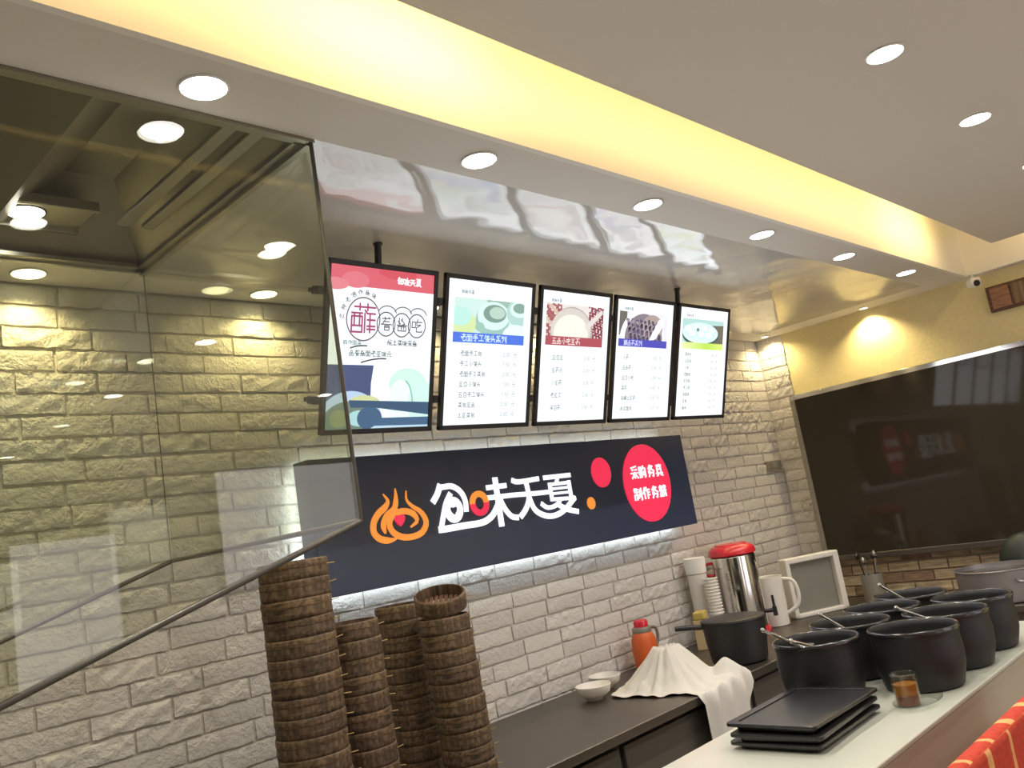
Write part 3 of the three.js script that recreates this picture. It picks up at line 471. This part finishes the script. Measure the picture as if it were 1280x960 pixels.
// ------------------------------------------------------------------ things on the steel counter
function clothGeo() {
  const nt = 120, ns = 34, pos = [], uv = [], idx = [], cx = 3.15, cz = 0.48;
  for (let j = 0; j <= ns; j++) for (let i = 0; i <= nt; i++) {
    const a = i / nt * Math.PI * 2, s = j / ns;
    let R = 0.205 + 0.02 * Math.sin(a * 3 + 1) + 0.014 * Math.sin(a * 7 + 2) + 0.05 * Math.max(0, Math.cos(a - 2.9)) ** 2;      // left skirt
    R += 0.27 * Math.max(0, Math.cos(a + 1.75)) ** 10 + 0.16 * Math.max(0, Math.cos(a + 1.1)) ** 6;   // tail hanging over the front edge, wing beside it
    const rho = R * s; let x = cx + Math.cos(a) * rho, z = cz - Math.sin(a) * rho;
    const d = Math.hypot(Math.max(0, Math.abs(x - cx) - 0.05), Math.max(0, Math.abs(z - cz) - 0.045));
    let h = 0.152 * Math.max(0, 1 - d / 0.17) ** 1.5 + 0.0;
    const w = Math.hypot((x - 3.30) / 0.07, (z - 0.67) / 0.06); h = Math.max(h, 0.075 * Math.exp(-w * w * 1.1));
    const l = Math.hypot((x - 2.98) / 0.035, (z - 0.46) / 0.05); h = Math.max(h, 0.04 * Math.exp(-l * l));
    h += s * (1.15 - s) * 0.03 * (Math.sin(a * 11 + 3 * Math.sin(a * 2)) + 0.6 * Math.sin(a * 19 + 1)) * (h > 0.01 ? 1 : 0.5) + 0.006 * N(x * 26, z * 26, 1.7) + 0.008;
    let y = CT + Math.max(0.004, h);
    if (z > 0.738) { const ex = z - 0.738; const f = Math.min(1, ex / 0.03); z = 0.739 + 0.012 * f + 0.012 * Math.sin(x * 60) * f; y = Math.max(y - 0.0, CT + 0.004) * (1 - f) + (CT + 0.004 - ex * 1.25) * f; }
    if (z < 0.03) z = 0.03;
    pos.push(x, y, z); uv.push(x * 1, z * 1);
  }
  for (let j = 0; j < ns; j++) for (let i = 0; i < nt; i++) { const A = j * (nt + 1) + i, B = A + nt + 1; idx.push(A, B, A + 1, A + 1, B, B + 1); }
  const g = new THREE.BufferGeometry(); g.setAttribute('position', new THREE.Float32BufferAttribute(pos, 3)); g.setAttribute('uv', new THREE.Float32BufferAttribute(uv, 2)); g.setIndex(idx); g.computeVertexNormals(); return g;
}
tag(part('draped_cloth', clothGeo(), M.cloth, scene), 'white cloth draped over a box, its tail hanging off the steel counter', 'cloth');
{
  const t = thing('covered_box', 'grey box hidden beneath the white draped cloth on the steel counter', 'box', [3.15, CT, 0.48]);
  part('box_body', rbox(-0.05, 0.05, 0, 0.145, -0.045, 0.045, 0.006), M.greyPanel, t);
}
{
  const t = thing('thermos_jug', 'orange thermos jug with red lid and grey handle against the brick', 'jug', [3.48, CT, 0.115]);
  part('body', lathe([[0.001, 0], [0.055, 0], [0.060, 0.006], [0.064, 0.08], [0.060, 0.14], [0.048, 0.168], [0.042, 0.176], [0.001, 0.178]], 36), M.orange, t);
  part('collar', lathe([[0.043, 0.170], [0.047, 0.172], [0.047, 0.194], [0.040, 0.198], [0.001, 0.199]], 36), M.greyCan, t);
  part('lid', lathe([[0.036, 0.198], [0.036, 0.222], [0.030, 0.232], [0.001, 0.234]], 30), M.red, t);
  part('handle', tube([[0.044, 0.19, 0.01], [0.085, 0.178, 0.02], [0.092, 0.13, 0.022], [0.066, 0.075, 0.014]], 0.008), M.greyCan, t);
}
const bowlGeo = lathe([[0.001, 0.002], [0.03, 0.002], [0.03, 0], [0.036, 0], [0.036, 0.006], [0.062, 0.03], [0.074, 0.062], [0.077, 0.063], [0.078, 0.060], [0.069, 0.030], [0.040, 0.010], [0.001, 0.009]].map(([r, y]) => [r, y]), 40);
for (const [x, z, l, s] of [[2.89, 0.26, 'white bowl nearest the steamers on the steel counter', 1], [3.08, 0.17, 'white bowl behind the first, near the thermos jug', 0.95]]) { const t = thing('white_bowl', l, 'bowl', [x, CT, z], 0, 'white bowls on the steel counter'); const b = part('bowl_shell', bowlGeo, M.plasticWhite, t); b.scale.setScalar(s); }
{
  const t = thing('long_handled_pan', 'black saucepan with a handle pointing left, beyond the draped cloth', 'pan', [3.60, CT, 0.56]);
  part('pan_body', lathe([[0.001, 0], [0.115, 0], [0.128, 0.012], [0.140, 0.10], [0.146, 0.19], [0.150, 0.192], [0.150, 0.197], [0.141, 0.197], [0.134, 0.10], [0.112, 0.012], [0.001, 0.01]], 44), M.glaze, t);
  part('lid', lathe([[0.143, 0.197], [0.148, 0.2], [0.12, 0.206], [0.05, 0.209], [0.001, 0.21]], 44), M.black, t);
  part('handle', tube([[-0.085, 0.175, -0.112], [-0.125, 0.182, -0.165], [-0.165, 0.186, -0.215]], 0.012, 16, 10), M.black, t);
}
{
  const t = thing('drink_urn', 'tall stainless drink urn with red lid and a small tap', 'drink urn', [4.30, CT, 0.2]);
  part('body', lathe([[0.001, 0.035], [0.118, 0.035], [0.122, 0.04], [0.122, 0.42], [0.116, 0.432], [0.001, 0.433]], 48), M.chrome, t);
  part('base_ring', lathe([[0.001, 0], [0.128, 0], [0.130, 0.004], [0.128, 0.034], [0.12, 0.036], [0.001, 0.036]], 48), M.red, t);
  const lid = part('lid', lathe([[0.128, 0.432], [0.131, 0.438], [0.128, 0.462], [0.108, 0.482], [0.06, 0.492], [0.001, 0.494]], 48), M.red, t); part('lid_groove', lathe([[0.08, 0.4885], [0.083, 0.4925], [0.088, 0.491], [0.09, 0.4872]], 48), M.red, lid);
  const tap = part('tap', [rod([0.06, 0.105, 0.10], [0.088, 0.105, 0.15], 0.011, 12), rod([0.084, 0.075, 0.144], [0.084, 0.125, 0.144], 0.012, 12)], M.black, t); part('lever', rbox(0.077, 0.091, 0.125, 0.185, 0.138, 0.150, 0.004), M.black, tap);
  for (const s of [-1]) part('side_handle', tube([[s * 0.062, 0.40, s * 0.102], [s * 0.083, 0.39, s * 0.137], [s * 0.083, 0.34, s * 0.137], [s * 0.062, 0.33, s * 0.102]], 0.008), M.red, t);
}
{
  const t = thing('cup_stack', 'tall stack of white paper cups beside the drink urn', 'cup stack', [4.05, CT, 0.19]);
  for (let k = 0; k < 17; k++) part('cup', lathe([[0.031, 0], [0.036, 0.012 ], [0.0395, 0.0125], [0.040, 0.015], [0.0375, 0.0165], [0.033, 0.0165]], 28), M.paper, t, [0, 0.06 + k * 0.0165, 0]);
  part('cup_body', lathe([[0.001, 0], [0.026, 0], [0.035, 0.068], [0.001, 0.068]], 28), M.paper, t);
}
{
  const t = thing('cup_sleeve', 'tall pale plastic sleeve of large cups against the brick left of the urn', 'cup sleeve', [4.09, CT + 0.0, 0.085]);
  part('sleeve', lathe([[0.001, 0], [0.045, 0], [0.05, 0.006], [0.052, 0.36], [0.049, 0.365], [0.001, 0.366]], 32), M.plasticWhite, t); part('top_cup', lathe([[0.05, 0.366], [0.056, 0.37], [0.059, 0.45], [0.057, 0.452], [0.001, 0.44]], 32), M.paper, t);
}
{
  const t = thing('carton', 'small yellowish carton behind the draped cloth', 'carton', [3.92, CT, 0.17], 0.4);
  part('carton_body', rbox(-0.05, 0.05, 0, 0.15, -0.035, 0.035, 0.004), std([0.50, 0.40, 0.22], 0.7), t); part('carton_top', rbox(-0.05, 0.05, 0.15, 0.19, -0.03, 0.03, 0.008), M.yellowish, t);
}
{
  const t = thing('white_pitcher', 'white plastic pitcher with looped handle between urn and grey tray', 'pitcher', [4.51, CT, 0.27], -1.0);
  part('body', lathe([[0.001, 0.0], [0.066, 0], [0.070, 0.006], [0.074, 0.26], [0.078, 0.27], [0.074, 0.272], [0.070, 0.262], [0.066, 0.012], [0.001, 0.01]], 36), M.plasticWhite, t);
  part('handle', tube([[0.07, 0.25, 0.01], [0.125, 0.235, 0.02], [0.145, 0.17, 0.022], [0.13, 0.10, 0.02], [0.07, 0.06, 0.01]], 0.011, 28, 10), M.plasticWhite, t);
}
{
  const t = thing('standing_tray', 'grey tray with a thick white rim standing upright on the counter', 'tray', [4.84, CT - 0.0, 0.37], -0.5);
  part('tray_base', box(-0.155, 0.155, 0.02, 0.33, -0.03, 0.0), M.greyPanel, t);
  part('rim', [rbox(-0.185, 0.185, 0.308, 0.34, -0.035, 0.035, 0.008), rbox(0.145, 0.185, 0, 0.325, -0.035, 0.035, 0.008), rbox(-0.185, -0.155, 0, 0.325, -0.035, 0.035, 0.008), rbox(-0.185, 0.185, 0, 0.025, -0.035, 0.035, 0.008)], M.plasticWhite, t);
}
{
  const t = thing('utensil_canister', 'grey metal canister holding dark utensils right of the standing tray', 'canister', [5.20, CT, 0.56]);
  part('canister', lathe([[0.001, 0], [0.06, 0], [0.063, 0.004], [0.063, 0.16], [0.058, 0.16], [0.055, 0.01], [0.001, 0.008]], 32), M.greyCan, t);
  for (const [a, h, r] of [[0.3, 0.26, 0.03], [1.7, 0.28, 0.025], [3.1, 0.25, 0.028], [4.6, 0.27, 0.026]]) part('utensil', [rod([Math.cos(a) * 0.02, 0.02, Math.sin(a) * 0.02], [Math.cos(a) * 0.05, h - 0.03, Math.sin(a) * 0.05], 0.005), new THREE.SphereGeometry(r, 14, 10).scale(1, 0.8, 0.5).translate(Math.cos(a) * 0.055, h, Math.sin(a) * 0.055)], a > 1 && a < 3.2 ? M.chrome : M.black, t);
}
{
  const t = thing('stock_pot', 'large grey stock pot with dark contents at the right edge', 'pot', [4.99, CT, 1.32]);
  part('pot_body', lathe([[0.001, 0], [0.19, 0], [0.2, 0.01], [0.205, 0.16], [0.212, 0.163], [0.212, 0.168], [0.2, 0.168], [0.196, 0.02], [0.001, 0.015]], 56), M.potSteel, t);
  part('contents', lathe([[0.001, 0.145], [0.197, 0.145], [0.197, 0.135], [0.001, 0.135]], 48), M.soup, t);
  part('handle', tube([[-0.16, 0.115, 0.125], [-0.20, 0.11, 0.15], [-0.155, 0.11, 0.195], [-0.125, 0.115, 0.16]], 0.008), M.potSteel, t);
}
{
  const t = thing('domed_lid', 'dark green domed pot lid leaning behind the stock pot', 'lid', [5.30, CT + 0.0015, 1.40]);
  const g = part('dome', lathe([[0.15, 0], [0.152, 0.006], [0.13, 0.04], [0.08, 0.07], [0.001, 0.08]], 48), M.darkGreen, t, [0, 0.15, 0]); g.rotation.z = Math.PI / 2 - 0.12; part('knob', new THREE.SphereGeometry(0.022, 16, 12), M.black, t, [-0.098, 0.138, 0]);
}

// ------------------------------------------------------------------ things on the white counter
const PR = 0.108;
function pot(x, z, turn, label, handleSide) {
  const t = thing('casserole_pot', label, 'pot', [x, WT, z], turn, 'black casserole pots on the white counter');
  part('pot_body', lathe([[0.001, 0], [PR * 0.8, 0], [PR * 0.86, 0.006], [PR * 0.97, 0.05], [PR, 0.09], [PR * 0.97, 0.122], [PR * 1.0, 0.136], [PR * 1.01, 0.144], [PR * 0.96, 0.146], [PR * 0.92, 0.13], [PR * 0.93, 0.05], [PR * 0.8, 0.01], [0.001, 0.008]], 48), M.glaze, t);
  part('rim', lathe([[PR * 0.955, 0.141], [PR * 0.965, 0.147], [PR * 1.0, 0.148], [PR * 1.02, 0.143], [PR * 1.01, 0.137]], 48), M.glazeRim, t); part('contents', lathe([[0.001, 0.108], [PR * 0.92, 0.106], [PR * 0.92, 0.098], [0.001, 0.098]], 40), M.soup, t);
  return t;
}
pot(2.155, 1.70, 0.5, 'black casserole pot nearest the viewer, beside the stacked black plates');
pot(2.275, 1.905, 0.1, 'black casserole pot in front, right behind the amber jar');
pot(2.39, 1.69, 0.9, 'black casserole pot in the back row behind the one by the amber jar');
pot(2.502, 1.91, 0.3, 'black casserole pot, third along the front edge of the white counter');
pot(2.62, 1.69, 0.7, 'black casserole pot in the middle of the back row');
pot(2.73, 1.91, 0.2, 'black casserole pot, farthest along the front edge of the white counter');
pot(2.85, 1.69, 0.8, 'black casserole pot at the far end of the back row');
function utensil(name, label, cat, a, b, bowl) {
  const t = thing(name, label, cat, a, 0, 'utensils in the casserole pots'); const d = [b[0] - a[0], b[1] - a[1], b[2] - a[2]];
  part('handle', [rod([0, 0, 0], d, 0.0042, 8), new THREE.SphereGeometry(0.0065, 10, 8).translate(...d)], M.chrome, t);
  part('bowl', new THREE.SphereGeometry(0.026, 16, 10, 0, 6.3, Math.PI / 2, Math.PI / 2).scale(1, 0.6, 0.8).translate(0, 0.01, 0), M.chrome, t); return t;
}
utensil('serving_spoon', 'shiny spoon leaning out left from the nearest casserole pot', 'spoon', [2.15, WT + 0.115, 1.735], [2.03, WT + 0.165, 1.70]);
utensil('serving_spoon', 'thin spoon leaning over the rim of the nearest casserole pot', 'spoon', [2.18, WT + 0.115, 1.66], [2.11, WT + 0.18, 1.58]);
utensil('serving_spoon', 'spoon with bright handle leaning left in the back row pot behind the amber jar', 'spoon', [2.39, WT + 0.115, 1.69], [2.31, WT + 0.18, 1.65]);
utensil('serving_spoon', 'spoon with long handle leaning left from the third front pot', 'spoon', [2.48, WT + 0.115, 1.90], [2.39, WT + 0.175, 1.83]);
utensil('serving_spoon', 'spoon in the farthest pot of the back row', 'spoon', [2.85, WT + 0.115, 1.69], [2.76, WT + 0.19, 1.64]);
const plateGeo = () => { const s = (w, d, r) => { const p = new THREE.Shape(); p.moveTo(-w + r, -d); p.lineTo(w - r, -d); p.quadraticCurveTo(w, -d, w, -d + r); p.lineTo(w, d - r); p.quadraticCurveTo(w, d, w - r, d); p.lineTo(-w + r, d); p.quadraticCurveTo(-w, d, -w, d - r); p.lineTo(-w, -d + r); p.quadraticCurveTo(-w, -d, -w + r, -d); return p; };
  const rim = s(0.165, 0.105, 0.012), hole = s(0.148, 0.088, 0.01); rim.holes.push(hole); const a = new THREE.ExtrudeGeometry(rim, { depth: 0.004, bevelEnabled: true, bevelSize: 0.002, bevelThickness: 0.002, bevelSegments: 2 }); a.rotateX(-Math.PI / 2); a.translate(0, 0.012, 0);
  const b = new THREE.ExtrudeGeometry(s(0.148, 0.088, 0.01), { depth: 0.013, bevelEnabled: true, bevelSize: 0.003, bevelThickness: 0.001, bevelSegments: 2 }); b.rotateX(-Math.PI / 2); b.translate(0, 0.001, 0); return merge([a, b]); };
const pg = plateGeo();
['bottom', 'middle', 'top'].forEach((w, k) => { const t = thing('black_plate', `glossy black rectangular plate, ${w} of the stack on the white counter`, 'plate', [1.86 + [0, -0.004, 0.004][k], WT + k * 0.0185, 1.79 + [0, 0.003, -0.002][k]], [0.02, 0.05, 0.0][k], 'stacked black plates'); part('plate_body', pg, M.plate, t); });
{
  const d = thing('glass_dish', 'clear oval glass dish under the amber jar on the white counter', 'dish', [2.10, WT, 1.95], 0);
  const g = lathe([[0.001, 0.001], [0.055, 0.001], [0.068, 0.008], [0.075, 0.012], [0.077, 0.011], [0.07, 0.006], [0.056, 0.0], [0.001, 0.0]], 44); g.scale(1.08, 1, 0.66); part('dish_body', g, M.clear, d);
  const t = thing('amber_jar', 'small clear glass jar with amber and dark red contents', 'jar', [2.075, WT + 0.0025, 1.938]);
  part('glass', lathe([[0.001, 0], [0.026, 0], [0.029, 0.004], [0.029, 0.058], [0.026, 0.064], [0.030, 0.072], [0.028, 0.074], [0.024, 0.064], [0.027, 0.056], [0.027, 0.004], [0.001, 0.003]], 36), M.clear, t);
  part('amber_layer', cyl(0.0262, 0.0262, 0.026, 0.05, 28), M.amber, t); part('red_layer', cyl(0.0262, 0.0262, 0.004, 0.0255, 28), phy([0.16, 0.03, 0.015], 0.3), t);
}
// ------------------------------------------------------------------ striped chair at the front
{
  const t = thing('striped_chair', 'orange-red upholstered chair with cream stripes in front of the white counter', 'chair', [0, 0, 0]);
  const tx = texture(256, (u, v) => { const x = u * 4 - v + 0.12 * Math.sin(v * Math.PI * 2), f = x - Math.floor(x), w = 0.09 + 0.04 * Math.sin((v + u) * Math.PI * 2); const s = f > 0.45 - w && f < 0.45 + w ? 1 : 0, n = 0.06 * N(u * 40, v * 40, 3); return s ? [0.84 + n, 0.62 + n, 0.38 + n] : [0.70 + n, 0.19 + n, 0.07 + n]; }, { srgb: true, repeat: 2 });
  const fab = std([1, 1, 1], 0.8, { map: tx });
  part('backrest', rbox(1.5, 2.35, 0.45, 1.057, 2.185, 2.225, 0.016, 5), fab, t);
  part('seat', rbox(1.5, 2.35, 0.36, 0.47, 2.228, 2.72, 0.03, 4), fab, t);
  for (const x of [1.56, 2.29]) for (const z of [2.22, 2.66]) part('leg', rod([x, 0, z], [x, 0.37 + (z < 2.3 ? 0.09 : 0), z], 0.018, 12), M.frameWood, t);
}
shade(scene);
renderer.render(scene, camera);
